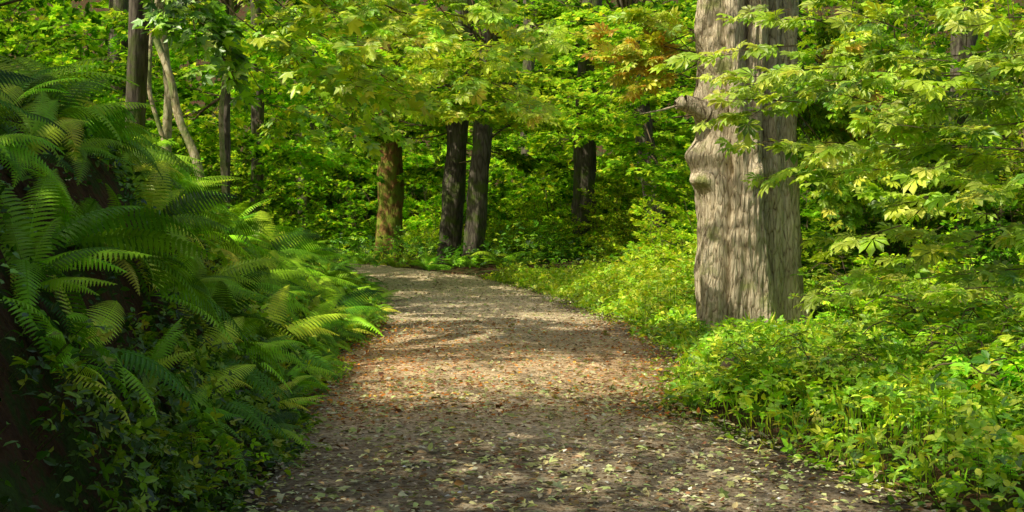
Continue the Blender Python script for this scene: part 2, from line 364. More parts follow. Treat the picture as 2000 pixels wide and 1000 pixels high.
def keep_high(P):   # only thin what is above the visible band
    return (keep_canopy(P)|(P[:,2]<1.6+.165*P[:,1]+.2))&guard(P)

# ---------------------------------------------------------------- trunks
def trunk_mesh(name,pts,rad,mat,ns=28,nr=80,amp=.04,flare=.35,seed=0.,fl_h=.35):
    pts=np.array(pts,float); d=np.concatenate([[0],np.cumsum(np.linalg.norm(np.diff(pts,axis=0),axis=1))]); 
    t=np.linspace(0,d[-1],nr); P=np.stack([np.interp(t,d,pts[:,i]) for i in range(3)],1)
    k=np.array([1,2,3,2,1.]);k/=k.sum()
    for i in range(3):
        for _ in range(2): 
            q=np.pad(P[:,i],2,mode='edge'); q=np.convolve(q,k,'valid'); q[0]=P[0,i]; P[:,i]=q
    R=np.interp(t,d,rad); a=np.arange(ns)*2*np.pi/ns
    V=np.zeros((nr,ns,3))
    for j in range(nr):
        fl=flare*math.exp(-t[j]/fl_h)
        for i_ in range(ns):
            c,s_=math.cos(a[i_]),math.sin(a[i_])
            n=mnoise.fractal(Vector((c*1.6+seed,s_*1.6,t[j]*.9)),.8,2.2,4)
            r=R[j]*(1+fl*(1+.4*math.cos(4*a[i_]+seed))+n*amp*5)
            V[j,i_]=P[j]+np.array([c*r,s_*r,0])
    mb=MB(); i=np.arange((nr-1)*ns); r_=i//ns; c_=i%ns; c2=(c_+1)%ns
    L=np.stack([r_*ns+c_,r_*ns+c2,(r_+1)*ns+c2,(r_+1)*ns+c_],1).ravel()
    mb.add(V.reshape(-1,3),L,np.full(len(i),4),np.ones(3)); 
    mb.add(V[-1],np.arange(ns),[ns],np.ones(3))
    return mb.mesh(name,[mat],True)

def big_trunk():
    ns,nr=280,480; zz=np.linspace(-.25,9,nr); a=np.arange(ns)*2*np.pi/ns
    A,Zz=np.meshgrid(a,zz); c,s_=np.cos(A),np.sin(A)
    def lobe(x0,x1,y0,r0,r1,wob=0,ph=0):
        qx=x0+(x1-x0)*sst(Zz/2.5)+wob*np.sin(Zz*1.3+ph); qy=y0+0*Zz+wob*np.cos(Zz*1.1+ph); r=r0+(r1-r0)*sst(Zz/4.6)
        b=c*qx+s_*qy; disc=b*b-(qx*qx+qy*qy-r*r)
        return np.where(disc>0,b+np.sqrt(np.maximum(disc,0)),-1)
    Ls=[lobe(-.20,-.31,.04,.44,.37),lobe(.45,.41,.16,.27,.21,.02,1),lobe(.04,-.03,-.38,.17,.12,.05,2),lobe(-.43,-.44,-.26,.19,.15,.045,4),lobe(-.2,-.25,-.43,.13,.10,.05,5.5),
        lobe(.30,.26,-.12,.12,.09,.03,.5),lobe(0,-.1,.3,.4,.34),lobe(.54,.46,-.04,.14,.09,.02,3)]
    k=42.; R=np.log(sum(np.exp(k*l) for l in Ls))/k
    R+= .17*np.exp(-np.maximum(Zz,0)/.28)*(.7+.5*np.cos(5*A+.6))
    dA=lambda t0:(A-t0+np.pi)%(2*np.pi)-np.pi
    def burl(t0,z0,am,st,sz): return am*np.exp(-(dA(t0)/st)**2-((Zz-z0)/sz)**2)
    B=[(1.03,2.50,.19,.34,.19),(1.10,2.17,.17,.30,.11),(1.0,3.0,.04,.4,.3),(1.5,2.25,.18,.17,.13),(1.52,2.05,-.05,.1,.06),(1.47,2.6,.09,.16,.18),(1.22,2.55,.10,.15,.17),(1.0,3.2,.07,.35,.18),
       (1.05,4.2,.06,.35,.4),(1.27,2.3,-.06,.14,.12),(1.1,1.7,-.04,.35,.2),(1.0,.9,.035,.5,.35),(1.3,1.4,.06,.12,.14),(1.62,1.6,.06,.1,.12),(1.35,3.3,.07,.13,.15),(1.2,3.7,.06,.15,.12),(0,.0,.12,.5,.4),(1.95,.0,.08,.4,.3)]
    for b in B: R+=burl(np.pi*b[0],*b[1:])
    rel=np.zeros_like(R)
    for j in range(nr):
        for i in range(ns):
            x,y,z=c[j,i],s_[j,i],zz[j]
            n1=mnoise.fractal(Vector((x*1.5,y*1.5,z*.6)),.9,2.1,3)
            n2=mnoise.noise(Vector((x*6+n1,y*6,z*.5)))
            n3=mnoise.noise(Vector((x*26,y*26+n1*2,z*4)))
            n4=mnoise.noise(Vector((x*5,y*5,z*6)))
            n5=mnoise.noise(Vector((x*15,y*15,z*2)))
            rel[j,i]=n1*.05-abs(n2)*.07+n3*.012+n4*.012-abs(n5)*.035
    R=R*(1-.16*sst((Zz-4.6)/5))+rel+.035
    V=np.stack([R*c,R*s_,Zz+0*A],-1)
    mb=MB(); i=np.arange((nr-1)*ns); r_=i//ns; c_=i%ns; c2=(c_+1)%ns
    L=np.stack([r_*ns+c_,r_*ns+c2,(r_+1)*ns+c2,(r_+1)*ns+c_],1).ravel()
    mb.add(V.reshape(-1,3),L,np.full(len(i),4),np.ones(3)); mb.add(V[-1],np.arange(ns),[ns],np.ones(3))
    return mb.mesh("trunk",[M_BIG],True)

def wpx(px,py,d):  # photo-measured position at distance d
    return np.array([(px-1000)/2778*d, d, 1.6-(py-430)/2778*d])

BT=np.array([3.24,19.3,0.]); BT[2]=float(H(BT[0],BT[1]))-.08
WT="woodland_tree"
TREES=[
 dict(n="mossy_tree",l="stout tree trunk covered in green moss and orange-brown algae",p=(-3.72,43),h=11,r=(.40,.30),m=M_MOSS,lean=(0,0)),
 dict(n=WT,l="dark-barked tree with ivy leaves standing beside the bend",p=(-1.95,42),h=11,r=(.34,.24),m=M_DARK,lean=(.9,0)),
 dict(n=WT,l="dark slightly leaning tree with mossy bark beside the bend",p=(-1.2,41),h=11,r=(.31,.20),m=M_DARK,lean=(1.1,.3)),
 dict(n=WT,l="straight dark tree trunk with lichen in shaded undergrowth",p=(2.2,44),h=11,r=(.36,.28),m=M_DARK,lean=(.35,0)),
 dict(n=WT,l="dark trunk leaning over among leafy bushes",p=(4.3,40),h=10,r=(.30,.16),m=M_DARK,lean=(-1.6,0)),
 dict(n="sycamore_tree",l="slim dark straight sycamore growing on top of the bank",p=(-4.74,18),h=10,r=(.13,.10),m=M_DARK,lean=(.15,0)),
 dict(n=WT,l="slender tree trunk in the shaded wood",p=(-6.3,35),h=10,r=(.16,.12),m=M_DARK,lean=(0,0)),
 dict(n=WT,l="slender tree trunk in the shaded wood",p=(-5.7,28),h=9,r=(.07,.05),m=M_DARK,lean=(.2,0)),
 dict(n=WT,l="out-of-view tree added so its broad crown shades the fern bank",p=(-7.6,7),h=10,r=(.28,.2),m=M_DARK,lean=(.4,0)),  # this and the next three: out-of-view trees added for overhead shade
 dict(n=WT,l="out-of-view tree added so its broad crown shades the fern bank",p=(-7.4,13.5),h=10,r=(.25,.18),m=M_DARK,lean=(.4,0)),
 dict(n=WT,l="out-of-view tree added so its broad crown shades the fern bank",p=(-5.6,-3),h=10,r=(.25,.18),m=M_DARK,lean=(.4,0)),
 dict(n=WT,l="out-of-view broad tree added beside the path as overhead shade canopy",p=(5.6,1),h=10,r=(.25,.18),m=M_DARK,lean=(-.4,0)),
 dict(n=WT,l="tree among bushes behind the chestnut",p=(8.5,27),h=11,r=(.28,.2),m=M_DARK,lean=(0,0)),
 dict(n=WT,l="tree in the shaded wood on the slope",p=(-9.0,24),h=11,r=(.24,.2),m=M_DARK,lean=(0,0)),
 dict(n=WT,l="tree in the shaded wood on the slope",p=(-10,36),h=11,r=(.28,.2),m=M_DARK,lean=(.3,0)),
 dict(n=WT,l="tree in the shaded wood beyond the bend",p=(7.2,44),h=12,r=(.3,.2),m=M_DARK,lean=(0,0)),
 dict(n=WT,l="tree in the shaded wood beyond the bend",p=(0.6,53),h=12,r=(.25,.2),m=M_DARK,lean=(0,0)),
 dict(n=WT,l="tree in the shaded wood beyond the bend",p=(-7.5,52),h=12,r=(.3,.2),m=M_DARK,lean=(0,0)),
]
EXTRA={4:[(1180,60,33),(1230,150,32),(1290,60,31),(1200,230,34),(1270,260,32),(1330,180,31),(1240,330,35),(1320,320,33),(1160,150,33),(1250,20,30),(1310,400,34),(1150,90,31),(1140,210,33),(1170,30,30),(1160,260,34)],
       1:[(770,110,31),(850,190,31),(900,150,30),(960,200,32),(1010,140,31),(1080,180,33),(830,70,29),(940,50,29),(1060,60,30),(990,240,34),(880,230,34),(1110,240,35),(780,170,31),(920,210,31)],
       6:[(480,60,30),(560,120,30),(620,200,31),(520,200,31),(440,130,29),(600,40,29),(360,90,31),(690,130,32),(560,300,33),(640,300,34)]}
tp=np.array([t["p"] for t in TREES])
NC=500
co=np.stack([rng.uniform(-15,7,NC),rng.uniform(-9,42,NC),rng.uniform(7.2,11.5,NC)],1)  # overhead sprays out of view, placed to shade the ground
ex=260; co=np.concatenate([co,np.stack([rng.uniform(-14,-1,ex),rng.uniform(-5,14,ex),rng.uniform(6.5,10,ex)],1)])  # more unseen sprays added to deepen shade on the near bank
own=np.argmin(((co[:,None,:2]-tp[None])**2).sum(-1),1)
for ti,t in enumerate(TREES):
    x,y=t["p"]; z=float(H(x,y)); h=t["h"]; lx,ly=t["lean"]
    base=np.array([x,y,z])
    pts=[base+np.array([lx*s_+.06*math.sin(5*s_+ti),ly*s_,h*s_-.15*(s_==0)]) for s_ in np.linspace(0,1,7)]
    tm=trunk_mesh("trunk",np.array(pts)-base,[t["r"][0]+(t["r"][1]-t["r"][0])*s_ for s_ in np.linspace(0,1,7)],t["m"],seed=ti*3.1,ns=32 if y>30 else 24,amp=.045)
    lf=MB(); wd=MB()
    O=co[own==ti]
    topc=np.array([x+lx*.8,y,z+h*.75])
    if len(O):
        D=O-topc; D[:,2]*=.2; D+=rng.normal(0,.6,D.shape)*np.array([1,1,.15])
        sprays(lf,wd,O-base,D,rng.uniform(1.8,2.8,len(O)),55,T_ML,.27,P_MID,keep=lambda P:keep_canopy(P+base),droop=.12)
        A=np.repeat(topc[None],len(O),0); A[:,2]=z+rng.uniform(.5,.95,len(O))*h; A[:,0]=x+lx*(A[:,2]-z)/h
        Mi=(A+O)/2+UP*.5
        tubes(wd,A-base,Mi-base,.045,.035,4); tubes(wd,Mi-base,O-base,.035,.018,4)
    if y>=24:   # visible low limbs
        for k in range(12):
            h0=rng.uniform(2.9,min(h-.5,8)); az=rng.uniform(0,6.28); ln=rng.uniform(2.0,4.2)
            if math.sin(az)<0 and h0<3.8 and y<45: h0+=1.2
            f=(h0)/h; A=np.array([lx*f,ly*f,h0]); B=A+np.array([math.cos(az)*ln,math.sin(az)*ln,rng.uniform(-.7,1.0)])
            limb_sprays(lf,wd,A,B,.03,7,1.5,50,T_ML,.16,P_BG if k%3 else P_LT,t0=.25,keep=lambda P:keep_high(P+base))
    for (px,py_,d) in EXTRA.get(ti,[]):
        B=wpx(px,py_,d)-base; hh=np.clip(B[2]+1,3,8); limb_sprays(lf,wd,[lx*hh/h,0,hh],B,.022,8,1.25,46,T_MA,.14,P_LT,t0=.45,keep=lambda P:guard(P+base),nb=(-.15,-.3,0))
    thing(t["n"],t["l"],"tree",[("trunk",tm),("crown",lf.mesh("crown",[M_LEAF])),("branches",wd.mesh("branches",[M_TWIG,M_TWIG]))],loc=base,group="trees of the wood")

def limbs_child(owner, base, specs):
    lf=MB(); wd=MB()
    for (A,B,r0,ns,Ls,nper,T,sc,pal,kw) in specs: limb_sprays(lf,wd,np.array(A)-base,np.array(B)-base,r0,ns,Ls,nper,T,sc,pal,keep=lambda P:guard(P+base),**kw)
    obj("overhanging_foliage",lf.mesh("overhanging_foliage",[M_NEAR]),owner); obj("overhanging_branch",wd.mesh("overhanging_branch",[M_TWIG,M_TWIG]),owner)
syc=[o for o in bpy.data.objects if o.name.startswith("sycamore_tree")][0]
sb=np.array(syc.location)
Tt=wpx(268,-60,18)
NB=(-.28,-.42,0)
sp=[]
for (px,py,d,pal,T,sc) in [(980,190,17,P_YL,T_PA,.165),(860,120,16,P_YL,T_PA,.165),(760,170,17.5,P_YL,T_MA,.15),(1030,40,16,P_FR,T_PA,.165),(700,70,15.5,P_YL,T_MA,.15),(900,10,15,P_FR,T_PA,.16),
        (640,220,19,P_LT,T_MA,.14),(600,130,18,P_FR,T_MA,.14),(640,20,17,P_FR,T_MA,.15),(800,40,19,P_YL,T_MA,.15),(700,240,21,P_LT,T_MA,.14),(560,260,22,P_LT,T_MA,.14),(940,90,18,P_YL,T_MA,.15),(430,110,18,P_MID,T_MA,.14),(820,190,18,P_YL,T_PA,.16),(380,40,17.5,P_MID,T_MA,.14)]:
    B=wpx(px,py,d); A=Tt+np.array([0,0,rng.uniform(.3,1.8)]); sp.append((A,B,.018,9,.85,26,T,sc,pal,dict(t0=.5,leafdown=.12,droop=.12,nb=NB)))
limbs_child(syc,sb,sp)

# pale leaning thin trees
def sapling(label,P,rad,seed,ncr,lo):
    b=P[0].copy(); tm=trunk_mesh("trunk",np.array(P)-b,rad,M_PALE,seed=seed,amp=.045,ns=18)
    lf=MB();wd=MB()
    for k in range(ncr):
        A=P[-1]-b+np.array([0,0,rng.uniform(lo,-.1)]); az=rng.uniform(0,6.28); B=A+np.array([math.cos(az)*1.8,math.sin(az)*1.8,rng.uniform(-.1,1)])
        limb_sprays(lf,wd,A,B,.025,6,1.1,30,T_MA,.16,P_MID,keep=lambda P_:guard(P_+b))
    thing("ash_sapling",label,"tree",[("trunk",tm),("crown",lf.mesh("crown",[M_LEAF])),("branches",wd.mesh("branches",[M_TWIG,M_TWIG]))],loc=b,group="pale saplings on the bank")
def gb(x,y): return np.array([x,y,float(H(x,y))-.1])
q0=wpx(405,400,22); sapling("slender pale sunlit trunk leaning on the bank",[gb(q0[0]+.1,22),q0,wpx(382,300,22),wpx(350,235,22.1),wpx(335,150,22.2),wpx(300,60,22.4),wpx(288,-60,22.6),wpx(265,-330,22.6)],[.075,.07,.068,.066,.06,.055,.05,.03],9,7,-1.4)
q1=wpx(322,330,24); sapling("pale upright sapling trunk with greenish bark on the bank",[gb(q1[0],24),q1,wpx(332,180,24),wpx(318,40,24),wpx(300,-180,24)],[.10,.09,.07,.06,.045],4,8,-.6)
q2=wpx(345,350,20); sapling("thin pale crooked stem crossing the other saplings",[gb(q2[0]+.2,20),q2,wpx(310,240,20.1),wpx(292,180,20.3),wpx(298,60,20.5),wpx(340,-150,20.5)],[.04,.036,.033,.032,.028,.02],14,5,-.6)
q3=wpx(440,400,26); sapling("thin grey-green sapling stem in the shade",[gb(q3[0]+.1,26),q3,wpx(432,220,26),wpx(456,20,26),wpx(440,-180,26)],[.05,.045,.045,.04,.03],24,6,-.6)

# ---------------------------------------------------------------- big horse chestnut
lf=MB();wd=MB()
def rel(px,py,d): return wpx(px,py,d)-BT
for k in range(16):
    az=rng.uniform(0,6.28); A=np.array([-.1,0,rng.uniform(6,9)]); ln=rng.uniform(3,5); B=A+np.array([math.cos(az)*ln,math.sin(az)*ln,rng.uniform(.5,2)])
    limb_sprays(lf,wd,A,B,.1,9,1.6,26,T_P5,.3,P_MID,keep=lambda P:keep_canopy(P+BT))
for (px,py,pal) in [(1215,80,P_OR),(1240,140,P_OR),(1195,60,P_OR),(1290,110,P_OR),(1265,170,P_OR),(1235,30,P_YL),(1300,60,P_YL),(1230,110,P_OR),(1210,130,P_YL)]:
    B=rel(px,py,19.4); limb_sprays(lf,wd,np.array([-.55,.1,3.4+rng.uniform(0,.9)]),B,.012,5,.42,10,T_PA,.165,pal,t0=.45,vert=.4,tilt=.35,leafdown=.05,nb=(-.4,-.5,0))
for k in range(16):
    B=rel(rng.uniform(1570,1850),rng.uniform(60,420),rng.uniform(19.4,21)); limb_sprays(lf,wd,np.array([.4,.3,3.0+rng.uniform(0,1.8)]),B,.014,6,.8,20,T_PA,.17,P_LT if k%4 else P_OR,t0=.4,vert=.4,nb=NB)
def stub(P,r,n=10):
    st=MB(); P=np.array(P); tubes(st,P[:-1],P[1:],r[:-1],r[1:],n,mi=0); return st.mesh("branch_stub",[M_BIG],True)
s1=stub([[-.45,-.15,3.04],[-.62,-.2,3.08],[-.80,-.24,3.16],[-.95,-.28,3.2],[-1.06,-.3,3.17]],[.20,.16,.125,.11,.06])
s2=stub([[-.98,-.28,3.18],[-1.25,-.35,3.1],[-1.55,-.42,3.04]],[.02,.014,.006],6)
thing("horse_chestnut_tree","massive horse chestnut with pale fluted burly trunk beside the path","tree",
  [("trunk",big_trunk()),("crown",lf.mesh("crown",[M_NEAR])),("branches",wd.mesh("branches",[M_TWIG,M_TWIG])),("branch_stub",s1),("dead_branch",s2)],loc=BT)

# young chestnut with sprays hanging in front of the big trunk
yb=np.array([6.6,14.2,0.]); yb[2]=float(H(yb[0],yb[1]))
tm=trunk_mesh("trunk",[(0,0,-.1),(-.1,0,2),(.1,.1,4),(0,.2,6.5)],[.14,.12,.1,.07],M_DARK,seed=2,ns=20)
lf=MB();wd=MB()
ends=[(1440,105,12.5),(1500,150,12.8),(1480,215,12.6),(1560,200,12.2),(1560,90,12),(1600,40,12),(1650,130,11.8),(1700,200,12),(1530,275,13),(1640,290,12.5),
 (1640,340,13),(1760,60,11.5),(1850,120,11.5),(1800,250,11.5),(1720,330,12),(1900,300,11.2),(1850,390,11.5),(1760,440,12),(1730,560,12.5),(1900,480,11.5),(1830,540,12),(1950,560,11),(1950,180,11),(1540,20,12.4),(1980,40,11.5),
 (1700,480,13),(1960,420,11.6),(1880,210,12.6),(1930,100,12.8)]
for (px,py,d) in ends:
    B=wpx(px,py,d)-yb; hz=np.clip(B[2]+rng.uniform(-.1,.7),1.0,6); A=np.array([0,0,hz])
    limb_sprays(lf,wd,A,B,.010,5,.66,11,T_PA,.175,P_FR,t0=.55,sag=.06,leafdown=.03,tilt=.26,droop=.07,vert=.3,nb=(-.30,-.40,0))
for k in range(8):
    az=rng.uniform(-1.2,2); A=np.array([0,0,rng.uniform(3,6)]); B=A+np.array([math.cos(az)*2.4,math.sin(az)*2.4,rng.uniform(-.2,.8)])
    limb_sprays(lf,wd,A,B,.03,6,.9,18,T_PA,.2,P_MID)
thing("horse_chestnut_sapling","young horse chestnut with bright sunlit palmate leaves over the brambles","tree",[("trunk",tm),("crown",lf.mesh("crown",[M_NEAR])),("branches",wd.mesh("branches",[M_TWIG,M_TWIG]))],loc=yb)

# hazel coppice poles
for (hx,hy,hs) in [(7.2,18.4,8),(5.6,21.6,5)]:
    r=np.random.default_rng(hs); mb=MB(); lf=MB()
    for k in range(17):
        az=r.uniform(0,6.28); w0=r.uniform(0,.3); tp_=np.array([math.cos(az)*r.uniform(.3,1.3),math.sin(az)*r.uniform(.2,.9),r.uniform(4,6)])
        ts=np.linspace(0,1,8); P=np.array([math.cos(az)*w0,math.sin(az)*w0,-.1])+tp_*ts[:,None]+np.outer(np.sin(ts*3.1),r.normal(0,.12,3)); rr=r.uniform(.008,.016)*(1.2-ts)
        tubes(mb,P[:-1],P[1:],rr[:-1],rr[1:],5,mi=0)
        limb_sprays(lf,mb,P[2],P[2]+np.array([math.cos(az)*.8,math.sin(az)*.6,.9]),.006,6,.55,18,T_OV,.10,P_LT,r=r,t0=.0)
        limb_sprays(lf,mb,P[4],P[7],.006,5,.5,14,T_OV,.10,P_YL,r=r,t0=.0)
    thing("hazel_coppice","clump of thin tan upright hazel poles with yellowish leaves","shrub",[("poles",mb.mesh("poles",[M_POLE,M_POLE])),("foliage",lf.mesh("foliage",[M_LEAF]))],loc=(hx,hy,float(H(hx,hy))))

# ---------------------------------------------------------------- shrubs
def shrub(seed,h,w,nst,T,sc,pal,nper=30,ls=.75,nsp=6):
    r=np.random.default_rng(seed); lf=MB();wd=MB()
    for k in range(nst):
        az=r.uniform(0,6.28); rr=w*math.sqrt(r.uniform(.02,1)); hh=h*r.uniform(.3,1)*(1-.35*(rr/w)**2)
        B=np.array([math.cos(az)*rr,math.sin(az)*rr,hh]); A=np.array([math.cos(az)*.15,math.sin(az)*.15,-.05])
        limb_sprays(lf,wd,A,B,.014,nsp,ls,nper,T,sc,pal,t0=.1,r=r,droop=.2,tilt=.5)
    return [("foliage",lf.mesh("foliage",[M_LEAF])),("stems",wd.mesh("stems",[M_TWIG,M_TWIG]))]
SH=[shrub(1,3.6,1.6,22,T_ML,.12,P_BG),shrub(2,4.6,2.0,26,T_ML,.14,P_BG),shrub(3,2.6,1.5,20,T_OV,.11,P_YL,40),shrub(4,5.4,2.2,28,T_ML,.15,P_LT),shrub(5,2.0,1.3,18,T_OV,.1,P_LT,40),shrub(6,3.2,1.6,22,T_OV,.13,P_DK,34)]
def put_shrub(k,x,y,s=1.,lab=None):
    labs=["leafy maple shrub in the woodland shade","tall leafy understorey shrub in the wood","small-leaved light green bush beside the path","tall spreading understorey shrub with lobed leaves","low rounded green bush on the woodland floor","dark green shrub in deep shade on the bank"]
    thing("woodland_shrub",lab or labs[k],"shrub",SH[k],loc=(x,y,float(H(x,y))-.05),rot=(0,0,rng.uniform(0,6.28)),sc=s,group="understorey shrubs")
for x in np.arange(-13,15,2.0):
    put_shrub(int(rng.choice([0,1,3])),x+rng.uniform(-.6,.6),47+rng.uniform(-1,2.5),rng.uniform(.8,1.2))
for x in np.arange(-14,17,2.3):
    put_shrub(int(rng.choice([1,3])),x+rng.uniform(-.6,.6),54+rng.uniform(-1,2),rng.uniform(1.1,1.6))
for (k,x,y,s_) in [(2,.2,43.5,.75),(4,1.1,42.5,.8),(4,3.6,41.5,1),(2,3.1,43.4,.9),(0,5.5,40,1),(4,-.3,45,.9),(4,-2.8,45.5,.8),(2,3.2,28.6,.75),(0,4.8,30,1),(2,4,25,.75),(2,4.4,32,1.0),(0,5.4,34,1),(1,6.5,31,1),(1,7.5,35,1.1),(3,4.6,45.5,1.1),(2,5,37,.9),(5,.9,40.6,.4),(4,2.6,39,.5),
   (3,8.5,38,1),(0,5.1,24.6,.9),(1,6.4,24.4,1),(1,5.9,27,1),(3,8.2,23.4,1),(1,7.8,21,1),(3,9.2,18.5,1),(5,5.7,20.8,.95),(1,9,30,1.1),(5,8.3,16.8,.9),(4,6.3,15.6,.7),(1,10,26,1.1),(2,5.3,17.8,.6),(5,6.3,17.2,.65),(4,4.9,16.4,.5),
   (4,-5.3,29,.7),(0,-6,31,.9),(5,-7.4,33,1),(0,-5.2,34,.7),(5,-8,28,1.1),(3,-9.5,31,1),(5,-7.9,25,1.),(5,-8,21.6,.9),(5,-9,20,1.1),(5,-7.5,17,.8),(5,-8.8,15.5,1.1),(5,-6.6,13.2,.6),(5,-8.2,11.5,1.),(5,-6.8,9.4,.7),
   (1,-8.5,38,1),(1,-11,42,1),(3,-12,35,1),(0,-9,46,1),(4,-5.8,42,.5),(5,-11,26,1.3),(3,9.5,43,1.2),(1,11.5,36,1.2)]:
    put_shrub(k,x,y,s_)

# far woodland mass
lf=MB(); n=3800
O=np.stack([rng.uniform(-36,36,n),rng.uniform(58,74,n),rng.uniform(0,1,n)*17],1); D=rng.normal(0,1,(n,3))*np.array([1,1,.4]); D[:,1]-=.6
sprays(lf,None,O,D,rng.uniform(1.5,3,n),36,T_RH,.44,P_BG,twigs=False,tilt=.7)
stuff("far_woodland","dense mass of green tree foliage closing the view",lf.mesh("far_woodland",[M_LEAF]),"woodland")

# ---------------------------------------------------------------- ferns
def fern(seed,nf=9,L0=.95):
    r=np.random.default_rng(seed); mb=MB()
    for f in range(nf):
        az=f*6.283/nf+r.normal(0,.3); L=L0*r.uniform(.65,1.15); e0=r.uniform(.7,1.3); e1=r.uniform(-.8,-.1); np_=27
        t=np.linspace(0,1,np_+1); el=e0+(e1-e0)*t**.9
        hd=np.array([math.cos(az),math.sin(az),0]); S=np.array([-math.sin(az),math.cos(az),0]); S=nrm(S+UP*r.normal(0,.25))
        T=np.cos(el)[:,None]*hd+np.sin(el)[:,None]*UP; P=np.concatenate([[np.zeros(3)],np.cumsum(T[:-1]*L/np_,0)])
        P+=S*(r.normal(0,.12)*L*t**2)[:,None]
        col=np.array(palette(1,[G_DK,G_MD,G_LT,G_YL],[.6,4,5,1.2],jit=.25,r=r))
        tubes(mb,P[:-1],P[1:],.005,.003,3,col=col[0]*1.1,mi=0)
        tt=t[3:-1]; w=.175*L*np.minimum(1,(tt/.4))**.7*(1-tt)**.75*1.35
        Pb=P[3:-1]; Tb=T[3:-1]; Nb=nrm(np.cross(Tb,S)); Nb*=np.sign(Nb[:,2:3]+1e-6)
        for sg in (-1,1):
            d=nrm(S*sg+Tb*.30-Nb*.10); K_=7; ww=w*r.uniform(.88,1.08,len(w))
            drf=lambda s_: -UP*(ww*.25*s_*s_)[:,None]
            tint=np.repeat(col*r.uniform(.85,1.15,(len(Pb),1)),4,axis=0)
            for k in range(K_):
                s0=k/K_; s1=(k+1)/K_
                A=Pb+d*(ww*s0)[:,None]+drf(s0); B=Pb+d*(ww*s1)[:,None]+drf(s1)
                h0=.0158*L/.95*(1-s0)**.6; h1=.0158*L/.95*(1-s1)**.6
                for s2 in (-1,1):
                    # solid half blade with a forward-pointing tooth
                    C1=B+(B-A)*.3+Tb*s2*(h1*1.05+.002); C0=A+(B-A)*.25+Tb*s2*h0*.75
                    V=np.stack([A,B,C1,C0],1).reshape(-1,3)
                    mb.add(V,np.arange(len(V)),np.full(len(A),4),tint)
    return mb.mesh("fern",[M_FERN])
FE=[fern(i,nf=9+i%4) for i in range(6)]
def put_fern(x,y,s_,lab="green male fern with arching feathery fronds on the bank",lift=0):
    z=float(H(x,y)); e=.08; gxx=(float(H(x+e,y))-z)/e
    ty=math.atan(-gxx)*.6
    single("fern",lab,"fern",FE[int(rng.integers(6))],loc=(x,y,z-.02+lift),rot=(rng.uniform(-.05,.4),ty,rng.uniform(-1.2,1.2)),sc=s_,group="ferns on the bank")
y=6.7
while y<34:
    for k in range(7 if y<14 else (6 if y<26 else 4)):
        u=[.15,.5,.85,1.2,1.6,2.1,2.6][k]+rng.uniform(-.15,.2)
        if y<9 and u<.35 and rng.random()<.5: continue
        if y>14 and rng.random()<.1: continue
        sz=np.interp(y,[6,9,14,26,34],[.62,.74,.86,.88,.85])*rng.uniform(.65,1.2)
        put_fern(float(Lx(y))-u,y+rng.uniform(-.2,.2),sz*(1.0 if k else .65),lift=.08)
    y+=.36+.021*y
for (x,y_) in [(-2.4,39.6),(-3.4,40.6),(-1.6,40.2),(-.9,39.7),(-2.9,41.2),(-4.4,41.8),(.2,40.2),(-3.9,41.6),(-.3,39.4),(1.6,42),(4.3,14.2),(4.9,10.4),(3.9,9.4),(5.2,16)]:
    put_fern(x,y_,rng.uniform(.8,1.2),lab="green fern growing among the undergrowth at a tree foot")

# ---------------------------------------------------------------- ground cover
def cover(name,label,n,sampler,hfun,T,sc,pal,mat=M_HERB,jit=.5):
    x,y=sampler(n); h=hfun(x,y); q=rng.random(len(x))**.55
    e=.06; z=H(x,y); gx_=(H(x+e,y)-z)/e; gy_=(H(x,y+e)-z)/e
    N_=nrm(np.stack([-gx_,-gy_,np.ones_like(gx_)],1))
    N_=nrm(N_+UP*.5)
    P=np.stack([x,y,z],1)+N_*(h*q)[:,None]
    D=rng.normal(0,1,(len(x),3))*np.array([1,1,.35])+N_*.25
    U=N_+rng.normal(0,jit,(len(x),3))
    mb=MB(); mb.inst(T,P,frames(D,U),sc*rng.uniform(.5,1.3,len(x)),palette(len(x),*pal),0)
    m=rng.random(len(x))<.12
    tubes(mb,np.stack([x,y,z],1)[m],P[m],.004,.002,3,col=(.12,.16,.03),mi=0)
    stuff(name,label,mb.mesh(name,[mat]))
def samp_right(y0,y1,w):
    def f(n):
        y=y0+(y1-y0)*rng.random(n)**1.1; u=rng.random(n)**.85*w+.02+.13*wn(y,y*0,1.6)+.1*wn(y,y*0+3,4.5); return Rx(y)+u,y
    return f
def samp_left(y0,y1,w):
    def f(n):
        y=y0+(y1-y0)*rng.random(n)**1.15; u=rng.random(n)*w-.08+.12*wn(y,y*0,2.1)+.06*wn(y,y*0+7,6); return Lx(y)-u,y
    return f
def hR(x,y): return np.clip((x-Rx(y)+.1)*.5,.04,.36)*(1+.5*wn(x,y,1.9))*(1-.65*np.exp(-((x-3.2)**2+(y-18.2)**2)/2.5))
hL=lambda x,y: np.clip((Lx(y)-x+.15)*.5,.04,.15)*(1+.5*wn(x,y,2.2))
cover("undergrowth","bright green nettles and herbs along the path verge",25000,samp_right(6,24,5.5),hR,T_TRI,.12,P_LT)
cover("undergrowth","small leaved herbs at the path verge",18000,samp_right(6,36,3.5),lambda x,y:hR(x,y)*.8,T_OV,.075,P_YL)
cover("undergrowth","lime green low herbs beside the bend",13000,lambda n:(lambda y:(Rx(y)+.05+.14*wn(y,y*0,2.5)+rng.random(n)*3.0,y))(rng.uniform(20.8,36,n)),lambda x,y:np.clip((x-Rx(y))*.8+.06,.05,np.interp(y,[20,22.5,27,31,34],[.4,.78,.72,.4,.3]))*(1+.5*wn(x,y,2.5)),T_TRI,.12,P_YL)
cover("undergrowth","leafy herbs on the woodland floor",14000,lambda n:(rng.uniform(-12,14,n),rng.uniform(38.8,56,n)),lambda x,y:.6+.35*wn(x,y,1.3),T_PIN,.26,P_BG)
